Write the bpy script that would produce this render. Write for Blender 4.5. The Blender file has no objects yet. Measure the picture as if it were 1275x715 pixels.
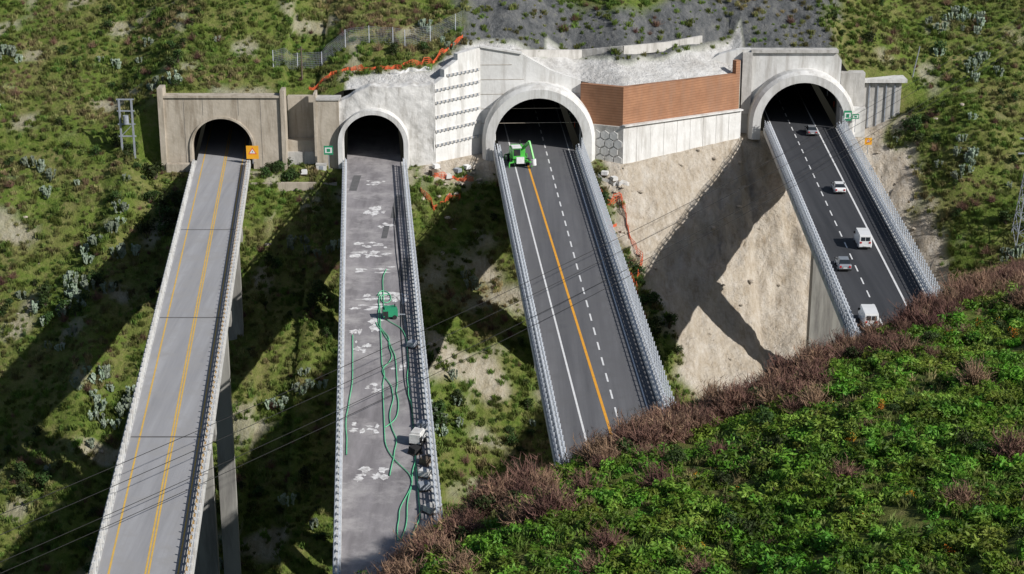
import bpy, math, random
import numpy as np
from mathutils import Vector, noise, Matrix
random.seed(7); R=random.Random(11)
sc=bpy.context.scene
# ---------------------------------------------------------------- materials
def mat(name,c1,c2=None,scale=1.0,rough=.85,bump=0.0,bscale=None,metal=0.0,stretch=(1,1,1),c3=None,sc3=.15,st3=(1,1,1),objrand=0,lo=.35,hi=.65,spec=.3,trans=0):
    m=bpy.data.materials.new(name); m.use_nodes=True; nt=m.node_tree; N=nt.nodes; L=nt.links
    b=N['Principled BSDF']; b.inputs['Roughness'].default_value=rough; b.inputs['Metallic'].default_value=metal
    b.inputs['Specular IOR Level'].default_value=spec
    c2=c2 or tuple(v*.8 for v in c1)
    g=N.new('ShaderNodeNewGeometry'); mp=N.new('ShaderNodeMapping'); mp.inputs['Scale'].default_value=stretch
    L.new(g.outputs['Position'],mp.inputs['Vector'])
    n=N.new('ShaderNodeTexNoise'); n.inputs['Scale'].default_value=scale; n.inputs['Detail'].default_value=6; n.inputs['Roughness'].default_value=.65
    L.new(mp.outputs[0],n.inputs['Vector'])
    r=N.new('ShaderNodeValToRGB'); r.color_ramp.elements[0].position=lo; r.color_ramp.elements[1].position=hi
    r.color_ramp.elements[0].color=(*c1,1); r.color_ramp.elements[1].color=(*c2,1)
    L.new(n.outputs['Fac'],r.inputs['Fac']); col=r.outputs['Color']
    if c3:
        m3=N.new('ShaderNodeMapping'); m3.inputs['Scale'].default_value=st3; L.new(g.outputs['Position'],m3.inputs['Vector'])
        n3=N.new('ShaderNodeTexNoise'); n3.inputs['Scale'].default_value=sc3; n3.inputs['Detail'].default_value=8; n3.inputs['Roughness'].default_value=.7
        L.new(m3.outputs[0],n3.inputs['Vector'])
        r3=N.new('ShaderNodeValToRGB'); r3.color_ramp.elements[0].position=.48; r3.color_ramp.elements[1].position=.64
        L.new(n3.outputs['Fac'],r3.inputs['Fac'])
        mx=N.new('ShaderNodeMix'); mx.data_type='RGBA'; L.new(r3.outputs['Color'],mx.inputs['Factor']); L.new(col,mx.inputs['A']); mx.inputs['B'].default_value=(*c3,1); col=mx.outputs['Result']
    if objrand:
        oi=N.new('ShaderNodeObjectInfo'); hs=N.new('ShaderNodeHueSaturation')
        a=N.new('ShaderNodeMapRange'); a.inputs['To Min'].default_value=1-objrand; a.inputs['To Max'].default_value=1+objrand
        L.new(oi.outputs['Random'],a.inputs['Value']); L.new(a.outputs[0],hs.inputs['Value'])
        a2=N.new('ShaderNodeMapRange'); a2.inputs['To Min'].default_value=.47; a2.inputs['To Max'].default_value=.52
        L.new(oi.outputs['Random'],a2.inputs['Value']); L.new(a2.outputs[0],hs.inputs['Hue'])
        L.new(col,hs.inputs['Color']); col=hs.outputs['Color']
    L.new(col,b.inputs['Base Color'])
    if bump:
        nb=N.new('ShaderNodeTexNoise'); nb.inputs['Scale'].default_value=bscale or scale*4; nb.inputs['Detail'].default_value=6
        L.new(g.outputs['Position'],nb.inputs['Vector'])
        bp=N.new('ShaderNodeBump'); bp.inputs['Strength'].default_value=1; bp.inputs['Distance'].default_value=bump
        L.new(nb.outputs['Fac'],bp.inputs['Height']); L.new(bp.outputs[0],b.inputs['Normal'])
    if trans:
        out=N['Material Output']; t=N.new('ShaderNodeBsdfTranslucent'); L.new(col,t.inputs['Color']); ms=N.new('ShaderNodeMixShader'); ms.inputs[0].default_value=trans
        L.new(b.outputs[0],ms.inputs[1]); L.new(t.outputs[0],ms.inputs[2]); L.new(ms.outputs[0],out.inputs['Surface'])
    return m
VS=(1.3,1.3,.16)
M={}
M['conc_old']=mat('old_concrete',(.50,.445,.37),(.41,.36,.29),.5,bump=.05,c3=(.29,.245,.19),sc3=.5,st3=VS)
M['conc']=mat('concrete',(.55,.535,.51),(.44,.425,.40),.6,bump=.05,c3=(.32,.305,.28),sc3=.5,st3=VS)
M['conc_new']=mat('pale_concrete',(.70,.695,.68),(.60,.595,.575),.5,bump=.04,c3=(.47,.455,.43),sc3=.45,st3=VS)
M['shot']=mat('shotcrete',(.68,.67,.65),(.50,.49,.47),.5,bump=.12,bscale=1.5,c3=(.36,.345,.32),sc3=.6,st3=(1,1,.25))
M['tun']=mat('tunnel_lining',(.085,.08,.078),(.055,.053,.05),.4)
M['deckc']=mat('deck_concrete',(.60,.60,.59),(.46,.46,.44),.8,c3=(.36,.35,.33),sc3=.6)
M['pier']=mat('pier_concrete',(.40,.39,.36),(.31,.30,.27),.3,stretch=(1,1,.2),c3=(.2,.19,.18),sc3=.3,st3=VS)
M['asph1']=mat('worn_asphalt',(.36,.36,.372),(.27,.27,.28),.5,stretch=(1.2,.06,1),c3=(.31,.305,.305),sc3=.25,rough=.9,bump=.01,bscale=8)
M['asph2']=mat('stripped_asphalt',(.29,.272,.278),(.18,.168,.172),.6,stretch=(1,.15,1),c3=(.37,.35,.345),sc3=.22,rough=.9,bump=.02,bscale=5)
M['asph3']=mat('grey_asphalt',(.15,.15,.157),(.095,.095,.102),.5,stretch=(1.1,.04,1),c3=(.12,.12,.124),sc3=.2,rough=.85,bump=.01,bscale=8)
M['asph4']=mat('new_asphalt',(.06,.062,.068),(.036,.038,.043),.5,stretch=(1.1,.04,1),rough=.8,bump=.01,bscale=8)
M['white']=mat('white_paint',(.80,.80,.80),(.66,.66,.65),1.5,rough=.6)
M['yellow']=mat('yellow_paint',(.72,.45,.08),(.55,.36,.10),1.5,rough=.6)
M['orange']=mat('orange_paint',(.85,.40,.03),(.68,.32,.05),1.5,rough=.6)
M['patch']=mat('lime_dust',(.78,.77,.76),(.44,.42,.41),1.6,rough=.9,lo=.42,hi=.6)
M['tar']=mat('tar_patch',(.10,.10,.10),(.14,.135,.135),1.0)
M['steel']=mat('galvanised_steel',(.70,.73,.77),(.54,.57,.61),2,metal=.15,rough=.5)
M['steeld']=mat('dull_steel',(.36,.39,.43),(.27,.29,.33),2,metal=.15,rough=.55)
M['rust']=mat('rusty_rail',(.50,.32,.11),(.36,.22,.09),1.5,rough=.7)
M['lime']=mat('green_hose',(.16,.62,.32),(.12,.50,.26),3,rough=.5)
M['black']=mat('black_rubber',(.02,.02,.02),(.03,.03,.03),3)
M['netor']=mat('orange_net',(.78,.14,.05),(.65,.12,.05),2,rough=.6)
M['glass']=mat('dark_glass',(.02,.025,.03),(.03,.035,.04),1,rough=.08,spec=.6)
M['carw']=mat('white_car_paint',(.8,.8,.8),(.76,.76,.76),1,rough=.25,spec=.5)
M['cars']=mat('silver_car_paint',(.45,.47,.50),(.40,.42,.45),1,rough=.25,metal=.5,spec=.5)
M['red']=mat('red_lamp',(.5,.02,.02),(.4,.02,.02),1,rough=.3)
M['mgreen']=mat('machine_green',(.11,.52,.09),(.08,.42,.07),1.5,rough=.4)
M['signo']=mat('sign_orange',(.85,.42,.03),(.8,.38,.03),1,rough=.5)
M['signg']=mat('sign_green',(.03,.28,.14),(.03,.25,.13),1,rough=.5)
M['wood']=mat('weathered_wood',(.16,.12,.09),(.10,.08,.06),2)
M['rock']=mat('loose_rock',(.50,.44,.36),(.36,.31,.25),1,bump=.1)
def stripes(name,c1,c2,period):
    m=mat(name,c1,c2,.5,bump=0,c3=(.30,.17,.11),sc3=.6,st3=VS); nt=m.node_tree; N=nt.nodes; L=nt.links
    g=N.new('ShaderNodeNewGeometry'); sx=N.new('ShaderNodeSeparateXYZ'); L.new(g.outputs['Position'],sx.inputs[0])
    w=N.new('ShaderNodeMath'); w.operation='MULTIPLY'; w.inputs[1].default_value=1/period; L.new(sx.outputs['Z'],w.inputs[0])
    f=N.new('ShaderNodeMath'); f.operation='FRACT'; L.new(w.outputs[0],f.inputs[0])
    gt=N.new('ShaderNodeMath'); gt.operation='GREATER_THAN'; gt.inputs[1].default_value=.8; L.new(f.outputs[0],gt.inputs[0])
    b=N['Principled BSDF']; src=b.inputs['Base Color'].links[0].from_socket
    mx=N.new('ShaderNodeMix'); mx.data_type='RGBA'; L.new(gt.outputs[0],mx.inputs['Factor']); L.new(src,mx.inputs['A']); mx.inputs['B'].default_value=(c1[0]*.6,c1[1]*.58,c1[2]*.55,1)
    L.new(mx.outputs['Result'],b.inputs['Base Color'])
    return m
M['brown']=stripes('brown_cladding',(.38,.195,.11),(.28,.14,.08),.45)
# foliage
M['leaf']=mat('bright_leaves',(.13,.27,.02),(.055,.14,.014),.5,rough=.6,objrand=.5,trans=.28,c3=(.23,.30,.045),sc3=.2)
M['leafd']=mat('dark_leaves',(.045,.08,.018),(.03,.055,.013),.8,rough=.7,objrand=.4,trans=.2)
M['leafg']=mat('hill_leaves',(.115,.18,.03),(.07,.12,.02),.8,rough=.7,objrand=.45,trans=.25,c3=(.18,.19,.05),sc3=.08)
M['grass']=mat('grass_blades',(.165,.23,.045),(.10,.16,.03),.5,rough=.8,objrand=.45,trans=.3,c3=(.34,.27,.14),sc3=.07)
M['dry']=mat('dry_twigs',(.25,.145,.10),(.14,.085,.06),1,objrand=.45)
M['cact']=mat('cactus_pads',(.30,.35,.28),(.15,.20,.13),1,rough=.45,objrand=.35)
M['flow']=mat('yellow_orange_leaves',(.80,.36,.015),(.60,.27,.02),2,objrand=.3)
# ---------------------------------------------------------------- mesh builder
class MB:
    def __init__(s): s.v=[];s.f=[];s.m=[];s.mats=[]
    def mi(s,k):
        if k not in s.mats: s.mats.append(k)
        return s.mats.index(k)
    def add(s,vs,fs,k):
        o=len(s.v); s.v+= [tuple(p) for p in vs]; i=s.mi(k)
        for f in fs: s.f.append(tuple(a+o for a in f)); s.m.append(i)
    def hexa(s,p,k): s.add(p,[(0,3,2,1),(4,5,6,7),(0,1,5,4),(1,2,6,5),(2,3,7,6),(3,0,4,7)],k)
    def box(s,x0,x1,y0,y1,z0,z1,k):
        s.hexa([(x0,y0,z0),(x1,y0,z0),(x1,y1,z0),(x0,y1,z0),(x0,y0,z1),(x1,y0,z1),(x1,y1,z1),(x0,y1,z1)],k)
    def beam(s,p,q,w,h,k):
        p=Vector(p);q=Vector(q);d=(q-p).normalized()
        up=Vector((0,0,1)) if abs(d.z)<.9 else Vector((0,1,0))
        a=d.cross(up).normalized()*w/2; b=a.normalized().cross(d).normalized()*h/2
        s.hexa([p-a-b,p+a-b,q+a-b,q-a-b,p-a+b,p+a+b,q+a+b,q-a+b],k)
    def cyl(s,p,q,r,k,n=8,r2=None):
        p=Vector(p);q=Vector(q);d=(q-p).normalized(); up=Vector((0,0,1)) if abs(d.z)<.9 else Vector((0,1,0))
        a=d.cross(up).normalized(); b=a.cross(d); r2=r if r2 is None else r2
        vs=[p+(a*math.cos(t)+b*math.sin(t))*r for t in [i*2*math.pi/n for i in range(n)]]+[q+(a*math.cos(t)+b*math.sin(t))*r2 for t in [i*2*math.pi/n for i in range(n)]]
        fs=[(i,(i+1)%n,(i+1)%n+n,i+n) for i in range(n)]+[tuple(range(n-1,-1,-1)),tuple(range(n,2*n))]
        s.add(vs,fs,k)
    def wall(s,p0,p1,outline,th,k):
        p0=Vector((*p0,0));p1=Vector((*p1,0)); d=(p1-p0).normalized(); nb=Vector((-d.y,d.x,0))
        F=[p0+d*t+Vector((0,0,z)) for t,z in outline]; B=[p+nb*th for p in F]; n=len(F)
        s.add(F+B,[tuple(range(n-1,-1,-1)),tuple(range(n,2*n))]+[(i,(i+1)%n,(i+1)%n+n,i+n) for i in range(n)],k)
    def obj(s,name,parent=None,smooth=False,loc=None,rotz=0):
        me=bpy.data.meshes.new(name); me.from_pydata(s.v,[],s.f)
        for k in s.mats: me.materials.append(M[k])
        me.polygons.foreach_set('material_index',s.m)
        if smooth: me.polygons.foreach_set('use_smooth',[True]*len(s.f))
        me.update(); o=bpy.data.objects.new(name,me); sc.collection.objects.link(o)
        if parent: o.parent=parent
        if loc: o.location=loc
        o.rotation_euler[2]=rotz
        return o
def notch(c,r,zs,zb,n=26):
    return [(c-r,zb),(c-r,zs)]+[(c-r*math.cos(math.pi*i/n),zs+r*math.sin(math.pi*i/n)) for i in range(1,n)]+[(c+r,zs),(c+r,zb)]
def ring(mb,cx,y0,y1,ri,ro,zs,zb,k,shear=0,ro0=None,n=28):
    ro0=ro if ro0 is None else ro0
    def prof(r,y): return [(cx+shear*(y-y0)+a,y,z) for a,z in notch(0,r,zs,zb,n)]
    A=prof(ri,y0);B=prof(ro0,y0);C=prof(ro,y0+.7);D=prof(ro,y1);E=prof(ri,y1); n1=len(A)
    vs=A+B+C+D+E; fs=[]
    for a in range(5):
        b=(a+1)%5
        for i in range(n1-1): fs.append((a*n1+i,a*n1+i+1,b*n1+i+1,b*n1+i))
    for i in (0,n1-1): fs.append(tuple(a*n1+i for a in range(5)))
    mb.add(vs,fs,k)
# ---------------------------------------------------------------- terrain function
YS=np.array([(-2000,286),(-150,286),(-57,283),(-38,283),(-37.5,286),(-32,286),(-31.5,283.2),(-13,285.2),(-5,292.2),(11.5,293.2),(18.5,289),(39.8,304.9),(41,308),(58,308),(62,308.5),(70,310.5),(90,312),(2000,315)])
ZF=np.array([(-150,2),(-64,2.5),(-58,-1.5),(-38,-1.2),(-36,-.5),(-32,-.5),(-28,-1.2),(-17,-1.2),(-12,-.6),(-6,-1),(4,-1.5),(14,-1.5),(20,-2),(38,-1.5),(58,-1.5),(64,-1),(70,2),(80,4.5),(200,8)])
ZT=np.array([(-150,2.5),(-67,3.5),(-59,8.5),(-57,9.8),(-36,9.8),(-31,9.4),(-28,11),(-22,11.7),(-13,12),(-8,15.3),(0,15),(6,12.2),(11.5,10.6),(18,10.2),(39,9.5),(41,12.5),(57,12.5),(60,8.3),(69,7),(74,5),(85,5.5),(200,9)])
def ip(x,T): return float(np.interp(x,T[:,0],T[:,1]))
def nz(x,y,s,k=0): return noise.noise(Vector((x/s,y/s,k)))
def E_(v): return math.exp(max(-50,min(50,v)))
def crest(x,y):  # signed distance past the crest of the near hill
    xc=max(-60,min(50,x)); return (y-(80.6+1.061*(xc+8.5)))*.686
def hz(x,y):
    o=y-ip(x,YS)
    if o<=0:
        s=-o; rocky=1/(1+E_(-(x-12)/3))/(1+E_((x-75)/3))
        k=.60+.12*rocky
        fl=5.0*(1-rocky)+2.5*rocky
        if x<-62 : fl*=max(0,1-(-62-x)/4)
        z=ip(x,ZF)-.12*min(s,fl)-k*max(0,s-fl)
        z=-60+ (z+60 if z>-50 else 10*E_((z+50)/10))
        am=min(1,max(0,s-1)/12)
        z+=am*(2.8*nz(x,y,22)+1.3*nz(x,y,7,3)+.5*nz(x,y,2.6,5))
        if rocky>.02 and s<60: z+=am*rocky*(1-s/60)*(1.6*abs(nz(x,y,5,9))-2.6*abs(nz(x*1.8,y*.45,4,2))-1.1*abs(nz(x*1.6,y*.6,1.7,6)))
    else:
        z0=ip(x,ZT); sh=1/(1+E_(-(x-6)/2))/(1+E_((x-41)/1.5))
        oo=min(o,8); z1=(1-sh)*.55*o+sh*(.3*oo+.62*(o-oo))
        z=z0+170*(1-E_(-z1/170))
        am=min(1,o/10)
        z+=am*(2.0*nz(x,y,22)+.9*nz(x,y,7,3)+.35*nz(x,y,2.6,5))
    if y>260: return z
    xf=x if x<55 else 55+(x-55)*.12
    e=crest(x,y)+1.3*nz(x,y,9,4)
    f=.188*xf-.204*max(-40,y)+50.1+1.3*nz(x,y,14,7)+.6*nz(x,y,4.5,8)-.4*max(0,min(30,-4-x))
    if e>0: f-=1.0*e
    return max(z,f)
def axis(segs):
    a=[]
    for s,e,d in segs:
        n=max(1,int(round((e-s)/d))); a+= [s+(e-s)*i/n for i in range(n)]
    a.append(segs[-1][1]); return a
xs=axis([(-1500,-300,150),(-300,-110,19),(-110,-72,2),(-72,76,.75),(76,112,2),(112,300,19),(300,1500,150)])
os_=axis([(-1500,-300,200),(-300,-235,9),(-235,-140,1.3),(-140,-80,2.0),(-80,0,.75)])+[.35]+axis([(.9,40,.9),(40,100,4),(100,300,25),(300,1500,150)])
nx=len(xs);ny=len(os_)
V=np.zeros((nx*ny,3)); C=np.zeros((nx*ny,4),dtype=np.float32); C[:,3]=1
def sm(a,b,v):
    t=max(0,min(1,(v-a)/(b-a))); return t*t*(3-2*t)
def masks(x,y):
    o=y-ip(x,YS); rock=shot=grey=0
    n1=nz(x,y,8,20)*4+nz(x,y,3,21)*2
    if o<=0:
        s=-o
        if s>110: return 0,0,0
        rock=sm(-1.5,1.5,x-(13.5+.36*s)+n1)*sm(-1.5,1.5,(67+.2*s)-x+n1)*sm(-3,3,50-s+n1)
        deb=sm(-1,1,x+15+n1*.5)*sm(-1,1,13.5-x)*sm(-2,2,6-s*.8+n1); rock=max(rock,deb)
        if -20<x<6: rock=max(rock,.8*sm(.0,.25,nz(x,y,7,30))*sm(17,24,s)*sm(66,54,s))
        if -40<x<-14 and s<14: rock=max(rock,.6*sm(.1,.4,nz(x,y,5,33)))
        rock=max(rock,.6*sm(.3,.55,nz(x,y,6,35)))
    else:
        if -27<x<41: shot=sm(-.8,.8,(3.5 if x<6 else 8.5)-o+n1*.3)
        grey=sm(-2,2,x+9+.9*n1)*sm(-2,2,58-x+n1)*sm(0,1,o)*sm(-3,2,20-o+n1)*(1-shot)
        rock=.55*sm(.28,.5,nz(x,y,6,36))*(1-grey)
    return rock,shot,grey
i=0
for x in xs:
    ys=ip(x,YS)
    for o in os_:
        y=ys+o; V[i]=(x,y,hz(x,y)); C[i,:3]=masks(x,y); i+=1
TUN=[(-47.5,5.0),(-22.7,5.0),(4.5,7.4),(51.2,7.4)]
irow=[k for k,o in enumerate(os_) if o==0][0]
F=[]
for a in range(nx-1):
    xm=(xs[a]+xs[a+1])/2
    for b in range(ny-1):
        if b==irow and any(abs(xm-c)<r+1.2 for c,r in TUN): continue
        p=a*ny+b; F.append((p,p+ny,p+ny+1,p+1))
me=bpy.data.meshes.new('terrain'); me.from_pydata(V.tolist(),[],F); 
ca=me.color_attributes.new('mask','FLOAT_COLOR','POINT'); ca.data.foreach_set('color',C.ravel())
me.polygons.foreach_set('use_smooth',[True]*len(F))
ter=bpy.data.objects.new('terrain',me); sc.collection.objects.link(ter)
tm=bpy.data.materials.new('hillside_ground'); tm.use_nodes=True; N=tm.node_tree.nodes; L=tm.node_tree.links
b=N['Principled BSDF']; b.inputs['Roughness'].default_value=.95; b.inputs['Specular IOR Level'].default_value=.15
g=N.new('ShaderNodeNewGeometry')
def nt(scale,det=8,rg=.7,st=None):
    n=N.new('ShaderNodeTexNoise'); n.inputs['Scale'].default_value=scale; n.inputs['Detail'].default_value=det; n.inputs['Roughness'].default_value=rg
    if st:
        mp=N.new('ShaderNodeMapping'); mp.inputs['Scale'].default_value=st; L.new(g.outputs['Position'],mp.inputs['Vector']); L.new(mp.outputs[0],n.inputs['Vector'])
    else: L.new(g.outputs['Position'],n.inputs['Vector'])
    return n.outputs['Fac']
def ramp(fac,stops):
    r=N.new('ShaderNodeValToRGB'); e=r.color_ramp.elements
    while len(e)<len(stops): e.new(.5)
    for q,(p,c) in zip(e,stops): q.position=p; q.color=(*c,1)
    L.new(fac,r.inputs['Fac']); return r.outputs['Color']
def mix(f,a,bb,v=None):
    m=N.new('ShaderNodeMix'); m.data_type='RGBA'
    if v is None: L.new(f,m.inputs['Factor'])
    else: m.inputs['Factor'].default_value=v
    L.new(a,m.inputs['A']); L.new(bb,m.inputs['B']); return m.outputs['Result']
vegk=ramp(nt(.09),[(.3,(.075,.135,.02)),(.45,(.13,.19,.032)),(.56,(.21,.20,.07)),(.7,(.32,.25,.14))])
veg2=ramp(nt(.8),[(.35,(.05,.085,.015)),(.5,(.14,.185,.035)),(.68,(.25,.22,.10))])
vegc=mix(None,vegk,veg2,.5)
rockc=mix(None,ramp(nt(.35),[(.3,(.34,.27,.19)),(.45,(.49,.42,.33)),(.6,(.60,.54,.46)),(.75,(.66,.63,.57))]),ramp(nt(1.3,8,.75,(1,.3,.3)),[(.35,(.27,.21,.145)),(.5,(.50,.44,.36)),(.65,(.66,.62,.56))]),.45)
shotc=ramp(nt(.4),[(.35,(.48,.465,.44)),(.6,(.68,.67,.65))])
greyc=ramp(nt(.6,9,.75,(1,.5,.5)),[(.35,(.06,.065,.068)),(.5,(.13,.135,.138)),(.62,(.19,.19,.185)),(.72,(.14,.18,.05))])
at=N.new('ShaderNodeAttribute'); at.attribute_name='mask'; sp=N.new('ShaderNodeSeparateColor'); L.new(at.outputs['Color'],sp.inputs[0])
c=mix(sp.outputs[0],vegc,rockc); c=mix(sp.outputs[2],c,greyc); c=mix(sp.outputs[1],c,shotc)
L.new(c,b.inputs['Base Color'])
bp=N.new('ShaderNodeBump'); bp.inputs['Distance'].default_value=.9; bp.inputs['Strength'].default_value=1; L.new(nt(.9),bp.inputs['Height']); L.new(bp.outputs[0],b.inputs['Normal'])
me.materials.append(tm)
# ---------------------------------------------------------------- roads / viaducts
class Road:
    def __init__(s,D1,l1,r1,D2,l2,r2):
        s.a=(D1,l1,r1);s.b=(D2,l2,r2)
    def X(s,D,u,off=0):
        t=(D-s.a[0])/(s.b[0]-s.a[0]); l=s.a[1]+(s.b[1]-s.a[1])*t; r=s.a[2]+(s.b[2]-s.a[2])*t
        return l+(r-l)*u+off
RD=[Road(281.8,-52.6,-43.0,139.7,-37.5,-28.3),Road(281.8,-27.9,-17.5,151.6,-16.9,-6.7),Road(287,-3.1,11.7,175.9,3.6,17.2),Road(306.7,44.4,58.2,215.5,41.1,54.2)]
def prism(mb,rd,u0,f0,u1,f1,D0,D1,z0,z1,k):
    a=rd.X(D0,u0,f0);b=rd.X(D0,u1,f1);c=rd.X(D1,u1,f1);d=rd.X(D1,u0,f0)
    mb.hexa([(a,D0,z0),(b,D0,z0),(c,D1,z0),(d,D1,z0),(a,D0,z1),(b,D0,z1),(c,D1,z1),(d,D1,z1)],k)
def sheet(mb,rd,ua,fa,ub,fb,w,D0,D1,z,k):
    a=rd.X(D0,ua,fa);b=rd.X(D1,ub,fb)
    mb.add([(a-w/2,D0,z),(a+w/2,D0,z),(b+w/2,D1,z),(b-w/2,D1,z)],[(0,1,2,3)],k)
DS=[60,85,95,115]; PE=[281.5,280.8,288.2,303.8]
ASP=['asph1','asph2','asph3','asph4']
decks=[]
for i,rd in enumerate(RD):
    mb=MB(); D0=DS[i];D1=PE[i]; kw=.75 if i<2 else 1.15
    prism(mb,rd,0,kw,1,-kw,D0,D1+70,-.35,0,ASP[i])
    for u,fa,fb in ((0,0,kw),(1,-kw,0)):
        prism(mb,rd,u,fa,u,fb,D0,D1-.3,-.75,.16,'deckc')
    if i==0:
        for u in (.12,.37,.63,.88): prism(mb,rd,u,-.3,u,.3,D0,D1-1,-2.3,-.352,'deckc')
    elif i==1:
        for u in (.1,.5,.9): prism(mb,rd,u,-.3,u,.3,D0,D1-1,-2.4,-.352,'deckc')
    else:
        prism(mb,rd,.22,0,.78,0,D0,D1-1,-3.4,-.352,'deckc')
    sp_=[250,214,178,142,106] if i==0 else [248,210,172,134] if i==1 else [252,205,158] if i==2 else [262,210,160]
    for D in sp_:
        g0=min(hz(rd.X(D,.5)+a,D+bq) for a in(-4,4) for bq in(-3,3)); zt=-2.3 if i==0 else -2.4 if i==1 else -3.4
        if g0>zt-3: continue
        prism(mb,rd,.02 if i<2 else .15,0,.98 if i<2 else .85,0,D-1.1,D+1.1,zt-1.4,zt-.002,'pier')
        if i<2:
            for u in (.2,.8): prism(mb,rd,u,-1.1,u,1.1,D-.9,D+.9,g0-3,zt-1.402,'pier')
        else: prism(mb,rd,.3,0,.7,0,D-1.5,D+1.5,g0-3,zt-1.402,'pier')
    dk=mb.obj('highway_viaduct'); decks.append(dk)
    mk=MB(); z=.008; E=D1+50
    def ln(u0,u1,w,k,a=None,b_=None,zz=z): sheet(mk,rd,u0,0,u1,0,w,a or D0,b_ or E,zz,k)
    if i==0:
        ln(.19,.19,.18,'yellow'); ln(.575,.575,.17,'yellow'); ln(.545,.545,.17,'yellow'); ln(.86,.86,.15,'yellow')
        for D in (98,134,169.5,206,243): 
            a=rd.X(D,0,.8);b2=rd.X(D,1,-.8); mk.add([(a,D,.014),(b2,D,.014),(b2,D+.3,.014),(a,D+.3,.014)],[(0,1,2,3)],'tar')
    if i==2:
        def two(uf,un,w,k,Da=D0,Db=E,dash=None,zz=z):
            def U(D): return un+(uf-un)*(D-176)/(287-176)
            if not dash: sheet(mk,rd,U(Da),0,U(Db),0,w,Da,Db,zz,k)
            else:
                D=Da
                while D<Db: sheet(mk,rd,U(D),0,U(D+dash[0]),0,w,D,D+dash[0],zz,k); D+=dash[1]
        two(.21,.275,.22,'white'); two(.345,.48,.3,'orange',D0,279,zz=.014); two(.60,.565,.2,'white',dash=(2.6,5)); two(.86,.82,.16,'white')
    if i==3:
        ln(.12,.12,.2,'white'); ln(.70,.68,.26,'white')
        D=D0
        while D<E: sheet(mk,rd,.37,0,.37,0,.18,D,D+2.6,z,'white'); D+=5.2
    if i==1:
        rr=random.Random(5)
        for (uc,D,w,h) in [(.45,252,4,6),(.42,236,5,3),(.35,231,5,4),(.45,225,6,3),(.48,214,7,4),(.40,210,6,3),(.35,203,4,6),(.3,196,3,4),(.75,214,2.6,5),(.5,268,4,3),(.4,183,2.2,3),(.7,190,2,4),(.4,160,4,4),(.5,213.5,8,1.5),(.4,232,6,1.5),(.3,172,3,3),(.6,245,4,3)]:
            for q in range(9):
                cx=rd.X(D,uc)+rr.uniform(-.42,.42)*w; cy=D+rr.uniform(-.42,.42)*h; n=17; rx=w*rr.uniform(.06,.2); ry=h*rr.uniform(.08,.26)
                cx=min(rd.X(cy,.88)-rx,max(rd.X(cy,.12)+rx,cx)); zz=.008+.002*q
                mk.add([(cx+rx*rr.uniform(.4,1.1)*math.cos(t),cy+ry*rr.uniform(.4,1.1)*math.sin(t),zz) for t in [j*2*math.pi/n for j in range(n)]],[tuple(range(n))],'patch')
        for (uc,D,w,h) in [(.2,268,1.2,9),(.8,255,1.0,12),(.85,225,1,10),(.62,242,.8,6)]:
            cx=rd.X(D,uc); mk.add([(cx-w/2,D-h/2,.03),(cx+w/2,D-h/2,.03),(cx+w/2,D+h/2,.03),(cx-w/2,D+h/2,.03)],[(0,1,2,3)],'tar')
    mk.obj('painted_markings' if i!=1 else 'surface_patches',dk)
    gr=MB()
    def rail(u,off,D0,D1,hs,k,post=2.0,ph=1.1,pk='steel',hh=.28,tk=.07,pw=.12):
        for h in hs:
            gr.beam((rd.X(D0,u,off),D0,.16+h),(rd.X(D1,u,off),D1,.16+h),tk,hh,k)
        D=D0; pw/=2
        while D<D1:
            x=rd.X(D,u,off+.09); gr.box(x-pw,x+pw,D-pw,D+pw,.16,.16+ph,pk); D+=post
    if i==0:
        rail(0,.45,D0,D1-3,(.5,),'steeld',1.5,1.15,'conc_new',.3,.07,.26); rail(1,-.45,D0,D1-3,(.55,),'rust',1.5,1.05,'steel',.35,.16)
        rail(1,-.1,D0,D1-3,(.9,),'steeld',1.5,1.0,'conc_new',.06,.06,.2)
    elif i==1:
        rail(0,.55,D0,D1-3,(.45,1.2),'steel',1.5,1.3,'steel',.24,.1,.2); rail(0,.12,D0,D1-3,(.3,1.1),'steeld',1.5,1.2,'steel',.08,.06,.16)
        rail(1,-.5,D0,D1-3,(.45,1.2),'steel',1.5,1.3,'steel',.24,.1,.2); rail(1,-.12,D0,D1-3,(.3,1.1),'steeld',1.5,1.2,'steel',.08,.06,.16)
    else:
        for u,sg in ((0,1),(1,-1)):
            rail(u,1.0*sg,D0,D1-1,(.45,.9),'steel',1.5,1.2,'steel',.3,.12)
            rail(u,.6*sg,D0,D1-1,(1.25,),'steel',1.5,1.3,'steel',.14,.14,.2)
            H=1.5 if (u==0) else 2.4
            rail(u,.1*sg,D0,D1-1,[.1+j*.35 for j in range(int(H/.35)+1)],'steeld' if u==0 else 'steel',1.5,H,'steel',.08,.05)
    gr.obj('guardrails',dk)
def curve(name,pts,r,k,parent=None):
    cu=bpy.data.curves.new(name,'CURVE'); cu.dimensions='3D'; s=cu.splines.new('NURBS'); s.points.add(len(pts)-1)
    for p,q in zip(s.points,pts): p.co=(*q,1)
    s.use_endpoint_u=True; s.order_u=4; cu.bevel_depth=r; cu.bevel_resolution=1; cu.materials.append(M[k])
    o=bpy.data.objects.new(name,cu); sc.collection.objects.link(o)
    if parent: o.parent=parent
    return o
hose=bpy.data.objects.new('hoses',None); sc.collection.objects.link(hose)
rd=RD[1]; rr=random.Random(3)
def wander(u0,Da,Db,drift,step,umin=.1,umax=.9,z=.09):
    pts=[];u=u0;v=0;D=Da
    while D<Db:
        v=v*.7+rr.gauss(0,drift); u=min(umax,max(umin,u+v)); pts.append((rd.X(D,u),D,z)); D+=step*rr.uniform(.6,1.3)
    return pts
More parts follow.
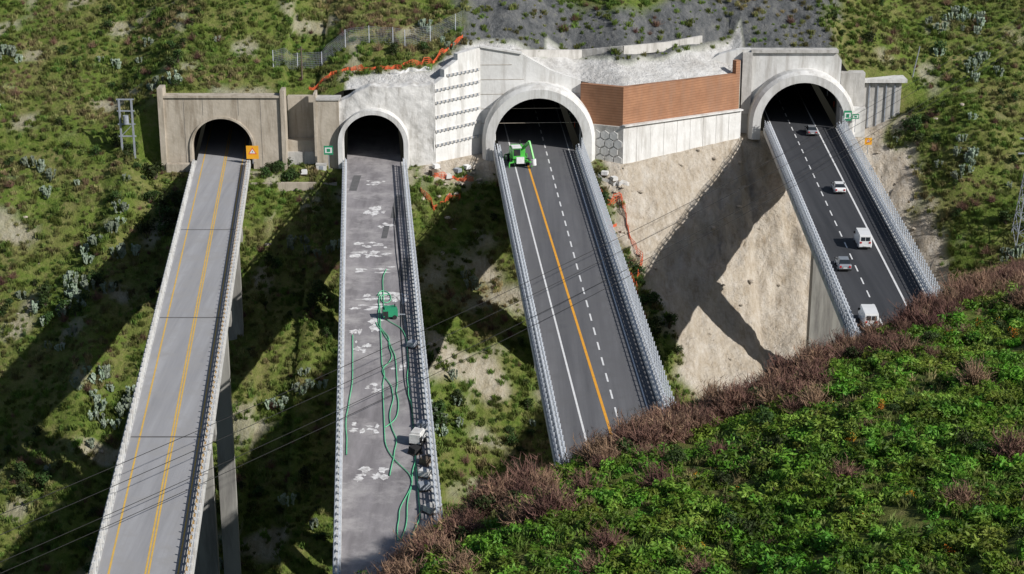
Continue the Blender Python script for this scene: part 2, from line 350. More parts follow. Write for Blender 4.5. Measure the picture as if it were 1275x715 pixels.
for u,Da,Db,dr,c0,c1 in [(.6,146,212,.035,.5,.75),(.68,146,226,.03,.55,.8),(.55,160,216,.04,.48,.7),(.12,165,200,.01,.1,.17),(.5,172,206,.04,.45,.66),(.64,146,180,.03,.55,.8)]:
    curve('hose',wander(u,Da,Db,dr,2.0,c0,c1),.05,'lime',hose)
curve('hose',[(rd.X(D,u),D,.09) for u,D in [(.48,214),(.5,216.5),(.62,216),(.66,213),(.6,211),(.5,212),(.52,215),(.63,214.5)]],.05,'lime',hose)
for j in range(3): curve('cable',wander(.8,176+j*12,255,.008,4,.74,.88,.07),.035,'black',hose)
def compressor(x,y,z,rot,body='conc_new'):
    mb=MB(); mb.box(-.9,.9,-.6,.6,.35,1.3,body); mb.box(-.7,.7,-.5,.5,1.3,1.5,body); mb.box(-.91,-.3,-.61,-.55,.5,1.1,'black')
    mb.cyl((.6,-.2,1.5),(.6,-.2,1.9),.07,'black'); 
    for sx in(-.5,.5): 
        for sy in (-.62,.62): mb.cyl((sx,sy-.08,.28),(sx,sy+.08,.28),.28,'black',12)
    mb.beam((.9,0,.45),(1.9,0,.35),.1,.1,'steeld'); return mb.obj('air_compressor',loc=(x,y,z),rotz=rot)
compressor(rd.X(168,.83),168,0,1.3); compressor(rd.X(206,.62),206,0,.2,'signg')
def pallet(x,y,z,rot,k):
    mb=MB()
    for a in(-.5,0,.5): mb.box(a-.06,a+.06,-.6,.6,0,.1,'wood')
    for a in(-.5,-.25,0,.25,.5): mb.box(-.6,.6,a-.08,a+.08,.1,.13,'wood')
    for q in range(3):
        for w in(-.28,.28): mb.box(w-.26,w+.26,-.5+.02*q,.5-.03*q,.14+q*.2,.33+q*.2,k)
    mb.obj('pallet_stack',loc=(x,y,z),rotz=rot)
for u,D,k in [(.88,160,'conc_new'),(.86,157,'steeld'),(.9,172,'steeld'),(.86,196,'steeld'),(.9,152,'conc'),(.8,165.5,'black'),(.9,163,'wood')]: pallet(rd.X(D,u),D,0,rr.uniform(0,3),k)
for x,y,k in [(-12.5,282,'carw'),(-10.5,281,'conc_new'),(-9,283,'steeld'),(-13,280,'wood'),(-7.5,284.5,'carw'),(15.5,285,'carw'),(17,284,'conc_new'),(-34,279.5,'carw')]: pallet(x,y,hz(x,y),rr.uniform(0,3),k)
# ---------------------------------------------------------------- portals
def tube(mb,cx,y0,y1,r,zs,shear):
    A=[(cx+a,y0,z) for a,z in notch(0,r,zs,-.3)]; B=[(cx+a+shear*(y1-y0),y1,z) for a,z in notch(0,r,zs,-.3)]; n=len(A)
    mb.add(A+B,[(i,i+1,i+1+n,i+n) for i in range(n-1)]+[tuple(range(n,2*n))],'tun')
SH=[-.106,-.084,-.06,.036]
mb=MB(); mb.wall((-56.7,281.6),(-37.7,281.6),[(0,-3),(0,10.6),(19,10.6),(19,-3)]+notch(9.2,5,2.1,-3)[::-1],1.7,'conc_old')
mb.box(-57.0,-37.4,281.3,283.4,10.6,10.95,'conc_old'); mb.box(-57.6,-56.703,281.2,284,-2,12.2,'conc_old'); mb.box(-37.69,-37.0,281.2,284,-2,11.8,'conc_old')
ring(mb,-47.5,281.35,281.59,5.02,5.35,2.1,-.2,'conc_old',n=28)
for x in (-53.5,-50.4,-44.6,-41): mb.box(x-.03,x+.03,281.585,281.6,7.6 if abs(x+47.5)<5 else -1,10.55,'tar')
mb.box(-56.6,-52.6,280,281.2,-3,-.2,'conc_old')
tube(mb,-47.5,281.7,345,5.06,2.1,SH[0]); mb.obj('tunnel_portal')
mb=MB(); mb.box(-37.0,-31.9,285.2,286.4,-2,10,'conc_old'); mb.box(-37.0,-31.9,283.1,285.19,-2,3.0,'conc_old'); mb.box(-36.99,-31.91,282.6,283.09,-2,1.2,'conc')
mb.box(-31.9,-28.2,281.4,283.9,-2,10.2,'conc_old'); mb.box(-32.3,-31.91,281.2,284.2,-2,11.3,'conc_old'); mb.box(-31.9,-28,281.2,284,10.2,10.5,'conc')
mb.box(-42.4,-28.4,276.2,276.9,-8,-2.3,'conc_old'); mb.box(-62,-53.5,277.2,277.8,-7,-2.6,'conc_old'); mb.obj('retaining_wall')
mb=MB(); x0,x1=-29.3,-12.6; nxx=60;nzz=50
def ztop(x): return 9.9+2.6*sm(-29,-23,x)+.35*nz(x,1,1.5,2)
vs=[];fs=[]
for a in range(nxx+1):
    x=x0+(x1-x0)*a/nxx; zt=ztop(x)
    for c_ in range(nzz+1):
        z=-3+(zt+3)*c_/nzz; y=281.6+ (x+29)*.12+.3*nz(x,z,5,1)+.1*nz(x,z,1.3,2)
        if c_==nzz: y+=1.5
        vs.append((x,y,z))
for a in range(nxx):
    for c_ in range(nzz):
        xm=(vs[a*(nzz+1)+c_][0]+vs[(a+1)*(nzz+1)+c_][0])/2+22.7; zm=vs[a*(nzz+1)+c_][2]+.15
        if abs(xm)<5.3 and (zm<3 or xm*xm+(zm-3)**2<5.3**2): continue
        p=a*(nzz+1)+c_; fs.append((p,p+nzz+1,p+nzz+2,p+1))
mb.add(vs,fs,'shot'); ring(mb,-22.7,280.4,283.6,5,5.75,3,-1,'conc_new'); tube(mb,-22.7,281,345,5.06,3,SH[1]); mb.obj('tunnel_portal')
mb=MB(); Lw=math.hypot(7.6,7.4); mb.wall((-12.9,283.6),(-5.3,291.0),[(0,-2),(0,12.2),(2.5,13.2),(2.5,14.4),(5.5,15.6),(5.5,16.6),(Lw,17.0),(Lw,-2)],1.0,'conc_new')
d=Vector((7.6,7.4,0)).normalized(); nn=Vector((d.y,-d.x,0))
for z in (2,4.4,6.8,9.2,11.3,13.4):
    a0=.3 if z<12 else 3.0
    p=Vector((-12.9,283.6,z))+d*a0+nn*.12; q=Vector((-12.9,283.6,z))+d*(Lw-.2)+nn*.12; mb.beam(p,q,.22,.35,'conc')
    t=a0+.4
    while t<Lw-.3: 
        c0=Vector((-12.9,283.6,z))+d*t+nn*.26; mb.box(c0.x-.13,c0.x+.13,c0.y-.13,c0.y+.13,z-.2,z+.2,'steeld'); t+=.9
mb.obj('anchored_retaining_wall')
mb=MB(); mb.wall((-5.4,291.1),(11.6,291.9),[(0,-2),(0,17),(7,15.8),(12,12.9),(17,11.2),(17,-2)]+notch(9.9,7.45,1.6,-2)[::-1],1.4,'conc_new')
mb.beam((-5.4,291.3,17.15),(1.6,291.6,15.95),1.0,.3,'conc_new')
ring(mb,4.5,288.0,294,7.4,9.5,1.6,-2,'conc_new',ro0=8.9)
for zz in (4,6.5,9,11.5,14): mb.beam((-5.3,291.06,zz),(11.5,291.85,zz) if zz<11 else ((2,291.4,zz) if zz<14 else (0,291.3,zz)),.02,.06,'conc_old')
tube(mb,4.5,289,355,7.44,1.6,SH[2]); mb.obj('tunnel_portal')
mb=MB(); mb.wall((11.5,290.9),(18.5,287.9),[(0,3.8),(0,10.9),(7.61,10.9),(7.61,4.3)],.9,'brown')
L2=math.hypot(21.3,15.8); mb.wall((18.5,287.9),(39.8,303.7),[(0,4.3),(0,10.9),(L2-1,9.9),(L2-1,12.2),(L2,12.2),(L2,3.3)],.9,'brown')
mb.obj('clad_retaining_wall')
mb=MB(); mb.wall((13.4,289.6),(18.6,287.4),[(0,-5),(0,4.2),(5.6,4.2),(5.6,-5)],1.2,'conc'); mb.wall((18.6,287.4),(40.3,303.4),[(0,-5),(0,4.35),(26.9,3.4),(26.9,-4)],1.2,'conc_new')
mb.beam((18.6,287.3,4.45),(40.3,303.3,3.5),.9,.22,'conc_new'); 
d=Vector((5.2,-2.2,0)).normalized(); nn=Vector((d.y,-d.x,0))
for r_ in range(5):
    for c_ in range(4):
        t=.8+c_*1.6+(r_%2)*.8; z=-3.0+r_*1.4
        if t>5.2: continue
        c0=Vector((13.4,289.6,z))+d*t; hp=[c0+d*.8*math.cos(q*math.pi/3+math.pi/6)+Vector((0,0,.8*math.sin(q*math.pi/3+math.pi/6))) for q in range(6)]
        hq=[p+nn*.14 for p in hp]; mb.add(hp+hq,[tuple(range(6,12)),tuple(range(5,-1,-1))]+[(q,(q+1)%6,(q+1)%6+6,q+6) for q in range(6)],'conc_new')
d=Vector((21.7,16,0)).normalized(); nn=Vector((d.y,-d.x,0))
for q in range(1,9):
    c0=Vector((18.6,287.4,0))+d*q*3+nn*.01; mb.beam(c0+Vector((0,0,-4)),c0+Vector((0,0,4.2-q*.11)),.05,.05,'conc')
mb.obj('retaining_wall')
mb=MB(); pl=[(0,292.8),(6,297),(12,301.5),(19,299.5),(27,305.5),(33.5,309.5)]
for a,b_ in zip(pl,pl[1:]): 
    za=hz(*a);zb=hz(*b_); mb.beam((a[0],a[1],za+.3),(b_[0],b_[1],zb+.3),.5,1.6,'conc')
mb.obj('kerb_wall')
mb=MB(); mb.wall((31,306.9),(58,306.9),[(0,8),(0,10.2),(3,11),(5.5,12.6),(8.5,13.4),(11,13.5),(11,12.9),(26,12.9),(27,11.5),(27,-2)]+notch(20.2,7.45,.8,-2)[::-1]+[(9,-2),(9,8)],1.5,'conc_new')
mb.box(42,57.3,306.4,308.6,12.9,13.4,'conc'); mb.box(40.5,42.2,306.0,306.89,2,13.0,'conc')
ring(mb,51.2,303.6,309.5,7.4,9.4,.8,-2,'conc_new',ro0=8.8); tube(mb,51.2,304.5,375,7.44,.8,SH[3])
mb.box(58.01,62.4,307.2,309.4,-2,9.2,'conc'); mb.box(62.41,69.2,308.4,311,-1,7.0,'conc'); mb.box(60.2,70,307.6,311.4,7.3,7.9,'conc_new'); mb.box(58,62.6,305.5,307.1,-2,3.2,'conc_new')
for x in (63.5,65,66.5,68): mb.box(x-.1,x+.1,308.15,308.39,-1,7.0,'steeld')
mb.obj('tunnel_portal')
mb=MB()
for i,(cx,r) in enumerate(TUN):
    if i<2: continue
    for sgn in(-1,1):
        for j in range(5):
            y=PE[i]+3+j*9; x=cx+SH[i]*(y-PE[i])+sgn*(r-.25); mb.box(x-.06,x+.06,y,y+.5,1.0,2.0,'netor' if j%2 else 'white')
mb.obj('delineator_posts')
# ---------------------------------------------------------------- signs, poles
def sign(x,y,z0,kind,w,h,ph):
    mb=MB(); mb.cyl((0,0,0),(0,0,ph+h),.06,'steeld')
    mb.box(-w/2,w/2,-.1,-.065,ph,ph+h,'signo' if kind=='o' else 'signg')
    if kind=='o':
        c=(0,ph+h*.55); s_=w*.36
        mb.add([(-s_,-.106,c[1]-s_*.6),(s_,-.106,c[1]-s_*.6),(0,-.106,c[1]+s_*1.05)],[(0,1,2)],'netor'); s_*=.66
        mb.add([(-s_,-.110,c[1]-s_*.58),(s_,-.110,c[1]-s_*.58),(0,-.110,c[1]+s_*.95)],[(0,1,2)],'white'); mb.box(-.05,.05,-.118,-.112,c[1]-.12,c[1]+.15,'black')
    else:
        mb.box(-w*.38,w*.38,-.106,-.1,ph+h*.2,ph+h*.8,'white'); mb.box(-w*.2,w*.2,-.112,-.107,ph+h*.3,ph+h*.68,'signg')
    mb.obj('road_sign',loc=(x,y,z0))
sign(-42.3,279.5,.1,'o',2.0,2.2,.8); sign(-29.9,279.5,-1,'g',1.5,1.5,2.6); sign(58.8,302.5,.1,'g',1.4,1.8,1.6); sign(60.3,303,-.5,'g',1.2,.9,2.4); sign(59.3,286,.1,'o',1.2,1.2,1.5)
mb=MB(); mb.box(-.8,.8,-.4,.4,0,1.9,'conc_new'); mb.box(-.88,.88,-.48,.48,1.9,2.02,'conc'); mb.box(-.35,.35,-.42,-.401,.3,1.7,'steeld'); mb.obj('electrical_cabinet',loc=(-31.2,279.8,-2))
mb=MB(); z0=hz(-62.5,280)
for x in(-63.6,-61.6): mb.beam((x,280,z0-.5),(x,280,z0+9.4),.28,.28,'steeld')
for z in(9.3,7.4,5.2,3.2): mb.beam((-64,280,z0+z),(-61.2,280,z0+z),.2,.2,'steeld')
mb.beam((-63.6,280,z0+3.2),(-61.6,280,z0+5.2),.1,.1,'steeld'); mb.cyl((-62.6,279.7,z0+5.3),(-62.6,279.7,z0+6.7),.45,'steeld',12)
mb.obj('utility_pole')
mb=MB(); z0=hz(-35,290); mb.cyl((-35,290,z0-.5),(-35,290,z0+5.5),.14,'wood',8,.1); mb.beam((-35.6,290,z0+5),(-34.4,290,z0+5),.12,.12,'wood'); mb.obj('utility_pole')
mb=MB(); z0=hz(72,313); mb.cyl((72,313,z0-.5),(73,313,z0+5.5),.12,'steeld',8,.09); mb.obj('utility_pole')
mb=MB(); px,py=84.6,278; z0=hz(px,py)-.5; H=20
for q in range(8):
    za=q*H/8; zb=(q+1)*H/8; wa=1.7*(1-za/H)+.25; wb=1.7*(1-zb/H)+.25
    ca=[(px+a*wa,py+b_*wa,z0+za) for a,b_ in((-1,-1),(1,-1),(1,1),(-1,1))]; cb=[(px+a*wb,py+b_*wb,z0+zb) for a,b_ in((-1,-1),(1,-1),(1,1),(-1,1))]
    for j in range(4):
        mb.beam(ca[j],cb[j],.13,.13,'steeld'); mb.beam(ca[j],cb[(j+1)%4],.08,.08,'steeld'); mb.beam(ca[(j+1)%4],cb[j],.08,.08,'steeld'); mb.beam(cb[j],cb[(j+1)%4],.08,.08,'steeld')
for z in(15.5,18): mb.beam((px-2.5,py,z0+z),(px+2.5,py,z0+z),.2,.2,'steeld')
mb.obj('lattice_pylon')
pw=bpy.data.objects.new('power_line',None); sc.collection.objects.link(pw)
for dx,dz,sg in ((0,0,6),(0,-1.6,6.3),(1.2,-3.6,6.8),(1.2,-4.5,7.0)):
    A=Vector((-83.4,81,5.4+dz+3)); B_=Vector((96+dx,322.6,14+dz+2)); pts=[]
    for q in range(33):
        t=q/32; p=A.lerp(B_,t); p.z-=sg*4*t*(1-t)-2.2; pts.append(tuple(p))
    curve('wire',pts,.03,'black',pw)
def fence(pts,h,name,bars=9):
    mb=MB()
    for a,b_ in zip(pts,pts[1:]):
        n=max(1,int(math.dist(a,b_)/1.0))
        for q in range(n):
            t=q/n;u=(q+1)/n; p=(a[0]+(b_[0]-a[0])*t,a[1]+(b_[1]-a[1])*t); r_=(a[0]+(b_[0]-a[0])*u,a[1]+(b_[1]-a[1])*u); zp=hz(*p);zr=hz(*r_)
            if q%4==0: mb.cyl((p[0],p[1],zp-.3),(p[0],p[1],zp+h+.1),.06,'steel',6)
            for j in range(bars+1): mb.beam((p[0],p[1],zp+h*j/bars),(r_[0],r_[1],zr+h*j/bars),.025,.025,'steeld')
            for w in(0,.25,.5,.75): 
                P=(p[0]+(r_[0]-p[0])*w,p[1]+(r_[1]-p[1])*w,zp+(zr-zp)*w); Q=(P[0]+(r_[0]-p[0])*.25,P[1]+(r_[1]-p[1])*.25); mb.beam(P,(Q[0],Q[1],P[2]+h),.025,.025,'steeld')
    mb.obj(name)
fence([(-40,292),(-28,294),(-18,294),(-8.5,297)],2.8,'chain_link_fence')
def netting(pts,h,name,seed=1,k='netor'):
    mb=MB(); rr=random.Random(seed); P=[]
    for a,b_ in zip(pts,pts[1:]):
        n=max(1,int(math.dist(a,b_)/.5))
        for q in range(n):
            t=q/n; x=a[0]+(b_[0]-a[0])*t+rr.uniform(-.2,.2); y=a[1]+(b_[1]-a[1])*t+rr.uniform(-.2,.2); P.append((x,y,hz(x,y)+.05,h*(.35+.65*abs(nz(x,y,2.2,seed)*2.2))*rr.uniform(.6,1.05)))
    for p,q in zip(P,P[1:]):
        for j in range(4):
            mb.beam((p[0],p[1],p[2]+p[3]*j/3),(q[0],q[1],q[2]+q[3]*j/3),.04,.09,k)
        mb.beam((p[0],p[1],p[2]),(p[0],p[1],p[2]+p[3]),.06,.05,k)
    mb.obj(name)
netting([(-33.5,287.6),(-28,288.5),(-20,288.3),(-13,290.2),(-7.8,295.2)],1.0,'orange_safety_netting')
netting([(-20,287.2),(-16,288),(-13,289)],.8,'white_sheeting',9,'carw')
netting([(-15,277),(-12.5,274.5),(-10.5,277),(-8,279)],1.4,'orange_safety_netting',2)
netting([(-13,279.5),(-9.5,281.5),(-6,283)],1.2,'orange_safety_netting',6)
netting([(13.5,283),(16,280),(18,281.5),(19,276),(21,272),(20,268)],1.7,'orange_safety_netting',3)
netting([(15,279),(17,273),(19.5,268),(20.5,264),(22,259)],1.3,'orange_safety_netting',4)
netting([(13.5,280),(15.5,276),(17.5,277.5)],1.2,'orange_safety_netting',7)
netting([(14.5,284.5),(18,283),(20,283.5)],1.0,'white_sheeting',8,'carw')
# ---------------------------------------------------------------- vehicles
def vehicle(name,x,y,rot,paint,kind,mat_='carw'):
    mb=MB()
    if kind=='car':
        S=[(-2.1,.70,.42,.75,.78,.60),(-2.0,.84,.25,.85,.92,.72),(-1.75,.88,.22,.93,1.02,.70),(-1.1,.90,.20,.95,1.42,.62),(.25,.90,.20,.94,1.46,.63),(.95,.89,.20,.92,1.0,.74),(1.7,.86,.22,.80,.86,.70),(2.05,.78,.28,.66,.70,.60),(2.12,.66,.36,.58,.60,.5)]; gl=[2,3,4]
        wy=(-1.3,1.3); wr=.31
    else:
        S=[(-2.45,.84,.45,1.1,1.95,.78),(-2.4,.93,.3,1.15,2.15,.82),(-.5,.96,.3,1.2,2.22,.84),(.9,.96,.3,1.2,2.2,.84),(1.2,.96,.3,1.2,2.1,.82),(1.85,.93,.3,1.15,1.25,.80),(2.35,.86,.32,.95,1.0,.7),(2.45,.78,.4,.8,.82,.6)]; gl=[3,4]; wy=(-1.6,1.55); wr=.36
    vs=[]
    for (yy,w,zb,zs,zr,wrf) in S: vs+=[(-w*.92,yy,zb),(-w,yy,(zb+zs)/2),(-w*.97,yy,zs),(-wrf,yy,zr),(wrf,yy,zr),(w*.97,yy,zs),(w,yy,(zb+zs)/2),(w*.92,yy,zb)]
    for a in range(len(S)-1):
        for j in range(8):
            f=(a*8+j,a*8+(j+1)%8,(a+1)*8+(j+1)%8,(a+1)*8+j)
            k=paint
            if j in(2,4) and a in gl: k='glass'
            if j==3:
                if kind=='car' and a in(2,4): k='glass'
                if kind=='van' and a==4: k='glass'
            mb.f.append(f); mb.m.append(mb.mi(k))
    mb.v=vs
    e=(len(S)-1)*8; mb.f.append(tuple(range(7,-1,-1))); mb.m.append(mb.mi(paint)); mb.f.append(tuple(e+j for j in range(8))); mb.m.append(mb.mi(paint))
    for sx in(-1,1):
        for wyy in wy: 
            mb.cyl((sx*.72,wyy,wr),(sx*.93,wyy,wr),wr,'black',16); mb.cyl((sx*.93,wyy,wr),(sx*.945,wyy,wr),wr*.6,'steel',10)
        ye=S[0][0]; zz=.72 if kind=='car' else 1.05
        mb.box(sx*.62-.13,sx*.62+.13,ye-.05,ye+.12,zz-.1,zz+.14,'red'); yf=S[-1][0]; mb.box(sx*.58-.16,sx*.58+.16,yf-.18,yf+.03,.55,.72,'steel')
        mb.box(sx*.98-.1,sx*.98+.1,.75 if kind=='car' else 1.25,.95 if kind=='car' else 1.4,.95 if kind=='car' else 1.3,1.1 if kind=='car' else 1.55,'black')
    ye=S[0][0]
    if kind=='van': mb.box(-.62,-.04,ye-.02,ye+.1,1.3,1.85,'glass'); mb.box(.04,.62,ye-.02,ye+.1,1.3,1.85,'glass')
    mb.box(-.26,.26,ye-.04,ye+.02,.5,.62,'white'); mb.box(-.75,.75,ye-.06,ye+.1,.3,.45,'black'); 
    return mb.obj(name,loc=(x,y,.012),rotz=rot)
r4=RD[3]; th=-math.atan(.036)
for nme,u,D,p,kd in [('car',.58,300,'cars','car'),('car',.57,263.5,'carw','car'),('van',.545,236,'carw','van'),('car',.235,226,'cars','car'),('van',.235,204,'carw','van')]:
    vehicle(nme,r4.X(D,u),D,th,p,kd)
mb=MB(); 
mb.box(-1.1,1.1,-2.2,2.2,.65,1.0,'mgreen'); mb.box(-1.0,1.0,-.2,2.1,1.0,2.1,'mgreen'); mb.box(-.8,.8,0,1.9,2.1,2.35,'mgreen')
mb.box(-1.0,.1,-1.9,-.4,1.0,2.7,'mgreen'); mb.box(-.92,.02,-1.93,-1.9,1.6,2.55,'glass'); mb.box(.1,.13,-1.8,-.5,1.6,2.55,'glass'); mb.box(-1.1,.2,-2.0,-.3,2.7,2.82,'white')
for sx in(-1.15,1.15):
    for y in(-1.4,1.4): mb.cyl((sx-.22,y,.55),(sx+.22,y,.55),.55,'black',16); mb.cyl((sx-.24,y,.55),(sx+.24,y,.55),.25,'mgreen',10)
mb.beam((.6,-.3,2.2),(1.3,-2.0,3.6),.3,.35,'mgreen'); mb.beam((1.3,-2.0,3.6),(1.7,-3.2,1.4),.22,.25,'mgreen'); mb.cyl((1.7,-3.2,1.4),(1.75,-3.3,.5),.35,'white',10)
for sx,sy in((-1,-2.3),(1,-2.3),(-1,2.3),(1,2.3)): mb.beam((sx,sy,.8),(sx*1.6,sy,.7),.18,.18,'mgreen'); mb.beam((sx*1.6,sy,.7),(sx*1.6,sy,.02),.14,.14,'mgreen')
mb.cyl((.5,1.6,2.35),(.5,1.6,3.0),.08,'black'); mb.box(-.6,.5,-2.5,-2.2,.6,1.5,'white')
cm=mb.obj('construction_machine',loc=(RD[2].X(280,.25),280,.01),rotz=.15); cm.scale=(1.15,1.15,1.15)
# ---------------------------------------------------------------- foliage
def leaves(mb,rr,n,blobs,ls,k,flat=.0,aspect=1.6):
    for _ in range(n):
        c,r=rr.choice(blobs); d=Vector((rr.gauss(0,1),rr.gauss(0,1),rr.gauss(0,1)+.25)).normalized()
        p=Vector(c)+Vector((d.x*r[0],d.y*r[0],d.z*r[1]))*rr.uniform(.65,1.08)
        if p.z<-.1: p.z=abs(p.z)*.5
        nrm=(d+Vector((rr.gauss(0,.6),rr.gauss(0,.6),rr.gauss(0,.6)+flat))).normalized()
        t=nrm.orthogonal().normalized(); t.rotate(Matrix.Rotation(rr.uniform(0,6.28),3,nrm)); b_=nrm.cross(t); s_=ls*rr.uniform(.6,1.3)
        mb.add([p-t*s_*aspect*.5,p+b_*s_*.4,p+t*s_*aspect*.5,p-b_*s_*.4],[(0,1,2,3)],k)
def bush(seed,n,ls,k,h=.8,w=.5,nb=7,flat=0,asp=1.6,extra=None):
    rr=random.Random(seed); mb=MB(); bl=[]
    for _ in range(nb):
        a=rr.uniform(0,6.28); d=rr.uniform(.05,w*.7); r_=rr.uniform(.22,.42)*w*1.2; bl.append(((math.cos(a)*d,math.sin(a)*d,rr.uniform(.2,1)*h*.7),(r_,r_*rr.uniform(.7,1.1))))
    for c,_r in bl: mb.cyl((0,0,-.2),c,.035,'wood',4,.01)
    leaves(mb,rr,n,bl,ls,k,flat,asp)
    if extra: leaves(mb,rr,extra[1],bl,ls*.8,extra[0])
    return mb
def grasst(seed,n=46,h=.6,k='grass'):
    rr=random.Random(seed); mb=MB()
    for _ in range(n):
        a=rr.uniform(0,6.28);d=rr.uniform(0,.45);x=math.cos(a)*d;y=math.sin(a)*d;hh=h*rr.uniform(.4,1.1);w=.035
        a2=rr.uniform(0,6.28);lx=math.cos(a2)*hh*.5;ly=math.sin(a2)*hh*.5; t=a2+1.57
        mb.add([(x-w*math.cos(t),y-w*math.sin(t),-.05),(x+w*math.cos(t),y+w*math.sin(t),-.05),(x+lx*.5+w*math.cos(t),y+ly*.5+w*math.sin(t),hh*.7),(x+lx,y+ly,hh)],[(0,1,2,3)],k)
    return mb
def twig(seed,n=90):
    rr=random.Random(seed); mb=MB()
    for _ in range(n):
        a=rr.uniform(0,6.28); e=rr.uniform(.25,1.5); l=rr.uniform(.4,1.0); p=Vector((rr.gauss(0,.1),rr.gauss(0,.1),0)); q=p+Vector((math.cos(a)*math.cos(e),math.sin(a)*math.cos(e),math.sin(e)))*l
        m_=p.lerp(q,.5)+Vector((rr.gauss(0,.05),rr.gauss(0,.05),.05)); w=Vector((rr.gauss(0,1),rr.gauss(0,1),0)).normalized()*.016
        mb.add([p-w,p+w,m_+w,m_-w,q],[(0,1,2,3),(3,2,4)],'dry')
        for _2 in range(4):
            b_=p.lerp(q,rr.uniform(.4,1)); c_=b_+Vector((rr.gauss(0,.12),rr.gauss(0,.12),rr.uniform(0,.2))); mb.add([b_-w*.8,b_+w*.8,c_],[(0,1,2)],'dry')
    return mb
def cactus(seed):
    rr=random.Random(seed); mb=MB(); P=[(Vector((rr.uniform(-.3,.3),rr.uniform(-.3,.3),0)),rr.uniform(0,6.28)) for _ in range(8)]
    for lvl in range(4):
        Q=[]
        for p,a in P:
            for _ in range(2 if lvl else 1):
                tilt=rr.uniform(-.9,.9); ax=Vector((math.cos(a+rr.uniform(-.9,.9)),math.sin(a+rr.uniform(-.9,.9)),0)); up=(Vector((0,0,1))+ax*tilt).normalized(); h=rr.uniform(.17,.25); w=h*.68; nn=up.cross(ax).normalized()
                side=up.cross(nn).normalized(); c0=p+up*h*.5; n=8
                r1=[c0+up*math.sin(t)*h*.5+side*math.cos(t)*w*.5+nn*.02 for t in [q*6.283/n for q in range(n)]]; r2=[v-nn*.04 for v in r1]
                mb.add(r1+r2,[tuple(range(n)),tuple(range(2*n-1,n-1,-1))]+[(q,(q+1)%n,(q+1)%n+n,q+n) for q in range(n)],'cact')
                if rr.random()<.8: Q.append((p+up*h*.93,a+rr.uniform(-1.5,1.5)))
        P=Q[:16]
    return mb
def rockm(seed):
    rr=random.Random(seed); mb=MB(); n=8
    for _ in range(5):
        c0=Vector((rr.uniform(-.5,.5),rr.uniform(-.5,.5),0)); s_=rr.uniform(.1,.35); vs=[]
        for j,(zz,rk) in enumerate(((-.3,.8),(.25,1),(.65,.75))):
            for q in range(n): t=q*6.283/n; r_=s_*rk*rr.uniform(.75,1.2); vs.append(c0+Vector((math.cos(t)*r_,math.sin(t)*r_,zz*s_*rr.uniform(.8,1.2))))
        mb.add(vs,[(j*n+q,j*n+(q+1)%n,(j+1)*n+(q+1)%n,(j+1)*n+q) for j in range(2) for q in range(n)]+[tuple(2*n+q for q in range(n))],'rock')
    return mb
def scatter(name,child,mb,pts):
    v=[];f=[]
    for (x,y,z,s_) in pts:
        a=R.uniform(0,6.28); tx=R.gauss(0,.12);ty=R.gauss(0,.12); o=len(v)
        for q in range(4):
            t=a+q*math.pi/2; dx=math.cos(t)*s_*.7071;dy=math.sin(t)*s_*.7071; v.append((x+dx,y+dy,z+dx*tx+dy*ty))
        f.append((o,o+1,o+2,o+3))
    me=bpy.data.meshes.new(name); me.from_pydata(v,[],f); o=bpy.data.objects.new(name,me); sc.collection.objects.link(o)
    o.instance_type='FACES'; o.use_instance_faces_scale=True; o.show_instancer_for_render=False; o.show_instancer_for_viewport=False
    mb.obj(child,o)
def underdeck(x,y,z,h):
    for rd,e in zip(RD,PE):
        u=(x-rd.X(y,0))/(rd.X(y,1)-rd.X(y,0))
        if -.12<u<1.12 and y<e+1 and z+h>-.8: return True
    return False
def hill(n,dens,smin,smax,omin=-92,omax=48,x0=-108,x1=108):
    out=[]
    for _ in range(n):
        x=R.uniform(x0,x1); o=R.uniform(omin,omax); y=ip(x,YS)+o
        if -1.5<o<2 and -60<x<72: continue
        if abs(x)>.32*y+4: continue
        if R.random()>dens(x,y,o): continue
        z=hz(x,y); s_=smin+(smax-smin)*R.random()**1.7
        if underdeck(x,y,z,s_*1.1): continue
        if -62<x<72 and -5<o<0 and s_>1: continue
        out.append((x,y,z-.03,s_))
    return out
def clump(cs):
    out=[]
    for cx,cy,n,sp,a,b_ in cs:
        for _ in range(n):
            x=R.gauss(cx,sp);y=R.gauss(cy,sp*1.2);z=hz(x,y);s_=R.uniform(a,b_)
            if abs(y-ip(x,YS))<1.2 or underdeck(x,y,z,s_): continue
            out.append((x,y,z-.03,s_))
    return out
def veg(x,y,gk=.8):
    r,s_,g_=masks(x,y); return (1-r)*(1-s_)*(1-g_*gk)
for q in range(3): scatter('grass','grass_tuft',grasst(q),hill(14000,lambda x,y,o:veg(x,y,.72),.5,1.6))
for q in range(2): scatter('low_shrubs','shrub_foliage',bush(20+q,170,.14,'leafg',.6,.6),hill(4600,lambda x,y,o:veg(x,y,.97)*sm(-.15,.4,nz(x,y,9,40))*.75,.4,1.5))
for q in range(3): scatter('hillside_shrubs','shrub_foliage',bush(30+q,330,.10,'leafd',.9,.6,10),hill(2000,lambda x,y,o:veg(x,y,.99)*(.035+.55*sm(.12,.5,nz(x,y,13,50)+(.1 if o<-12 else -.1))),.8,3.2)+(clump([(-37,279.5,12,1.6,1.2,2.2),(17,268,10,2.5,1.5,3),(19,258,9,3,1.5,3.2),(-55,268,8,3,2,4),(72,303,8,2.5,1.5,3)] ) if q==0 else []))
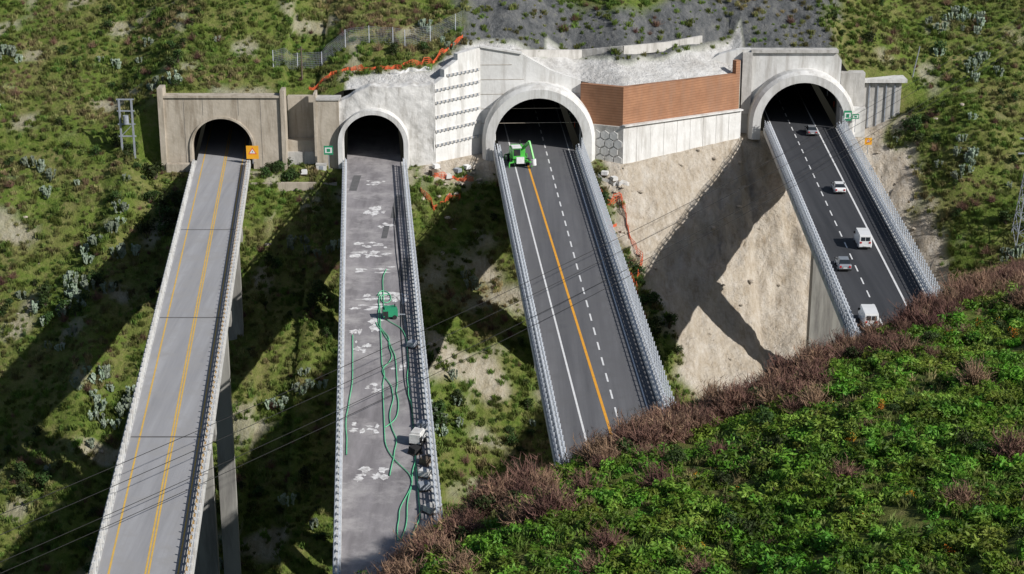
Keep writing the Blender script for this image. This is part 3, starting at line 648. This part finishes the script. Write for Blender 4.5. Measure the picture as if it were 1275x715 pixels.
scatter('prickly_pear_cacti','cactus_pads',cactus(4),hill(2400,lambda x,y,o:veg(x,y,1)*sm(.34,.43,nz(x,y,9,60)+(.1 if (x<-55 or x>68) else 0)),1.2,2.4)+clump([(-58,238,20,2.4,1.4,2.5),(-68,255,16,3,1.4,2.5),(-62,262,10,2,1.3,2.3),(-31,243,8,2,1.3,2.2),(78,296,10,2.5,1.3,2.3),(84,318,10,2.5,1.3,2.3),(-10,240,8,1.5,1.2,2)]))
scatter('dry_shrubs','dry_twigs',twig(3),hill(1500,lambda x,y,o:veg(x,y)*.6,.7,1.8))
scatter('loose_rocks','rock_cluster',rockm(3),hill(2600,lambda x,y,o:min(1,.45*masks(x,y)[0]+(.06 if o<0 else 0)),.15,1.2)+clump([(-10,280,20,3,.4,1.2),(16,283,14,2.5,.3,1)]))
def fg(n,dens,smin,smax):
    out=[]
    for _ in range(n):
        y=R.uniform(55,142); x=R.uniform(-22,48)
        if abs(x)>y*.31+3: continue
        e=crest(x,y)
        if e>5 or R.random()>dens(x,y,-e): continue
        out.append((x,y,hz(x,y)-.05,smin+(smax-smin)*R.random()**1.5))
    return out
for q in range(4): scatter('foreground_plants','leafy_clump',bush(50+q,260,.09,'leaf',.5,.6,8,flat=.35,asp=2.2),fg(5800,lambda x,y,d:(.15+.85*sm(-.15,.2,nz(x,y,3.2,70+q)))*(.35 if d<3 else 1),.4,1.6))
scatter('foreground_shrubs','shrub_foliage',bush(60,420,.07,'leafd',.9,.6,9),fg(2200,lambda x,y,d:.7*sm(.05,.4,nz(x,y,4,80))+(.2 if d<4 else 0),.6,1.8))
for q in range(2): scatter('foreground_dry_shrubs','dry_twigs',twig(8+q,150),fg(6000,lambda x,y,d:(.25+.65*sm(-.4,.1,nz(x,y,4,77)) if -4<d<3 else .18*sm(-.1,.3,nz(x,y,3,78)) if d<8 else .012),.7,2.3 ))
scatter('flowering_shrubs','yellow_foliage',bush(62,120,.06,'leafg',.7,.5,8,extra=('flow',230)),fg(3600,lambda x,y,d:sm(.26,.4,nz(x,y,2.8,90))*.5,.4,1.3))
scatter('foreground_grass','grass_tuft',grasst(12,60,.5),fg(9000,lambda x,y,d:.85,.4,1.1))
# ---------------------------------------------------------------- light, sky, camera
s=Vector((.72,-.45,.57)).normalized()
su=bpy.data.lights.new('sun','SUN'); su.energy=5.0; su.angle=math.radians(.5); su.color=(1,.97,.925)
so=bpy.data.objects.new('sun',su); so.rotation_euler=s.to_track_quat('Z','Y').to_euler(); sc.collection.objects.link(so)
w=bpy.data.worlds.new('World'); sc.world=w; w.use_nodes=True; N=w.node_tree.nodes
sk=N.new('ShaderNodeTexSky'); sk.sky_type='NISHITA'; sk.sun_disc=False; sk.sun_elevation=math.asin(s.z); sk.sun_rotation=math.atan2(s.x,s.y)
w.node_tree.links.new(sk.outputs[0],N['Background'].inputs[0]); N['Background'].inputs[1].default_value=.07
cam=bpy.data.cameras.new('camera'); cam.lens=62.12; cam.sensor_width=36; cam.clip_end=6000; cam.clip_start=.5
co=bpy.data.objects.new('camera',cam); co.location=(0,0,75); co.rotation_euler=(math.radians(71),0,0); sc.collection.objects.link(co); sc.camera=co
sc.view_settings.view_transform='Standard'; sc.view_settings.look='None'; sc.view_settings.exposure=0
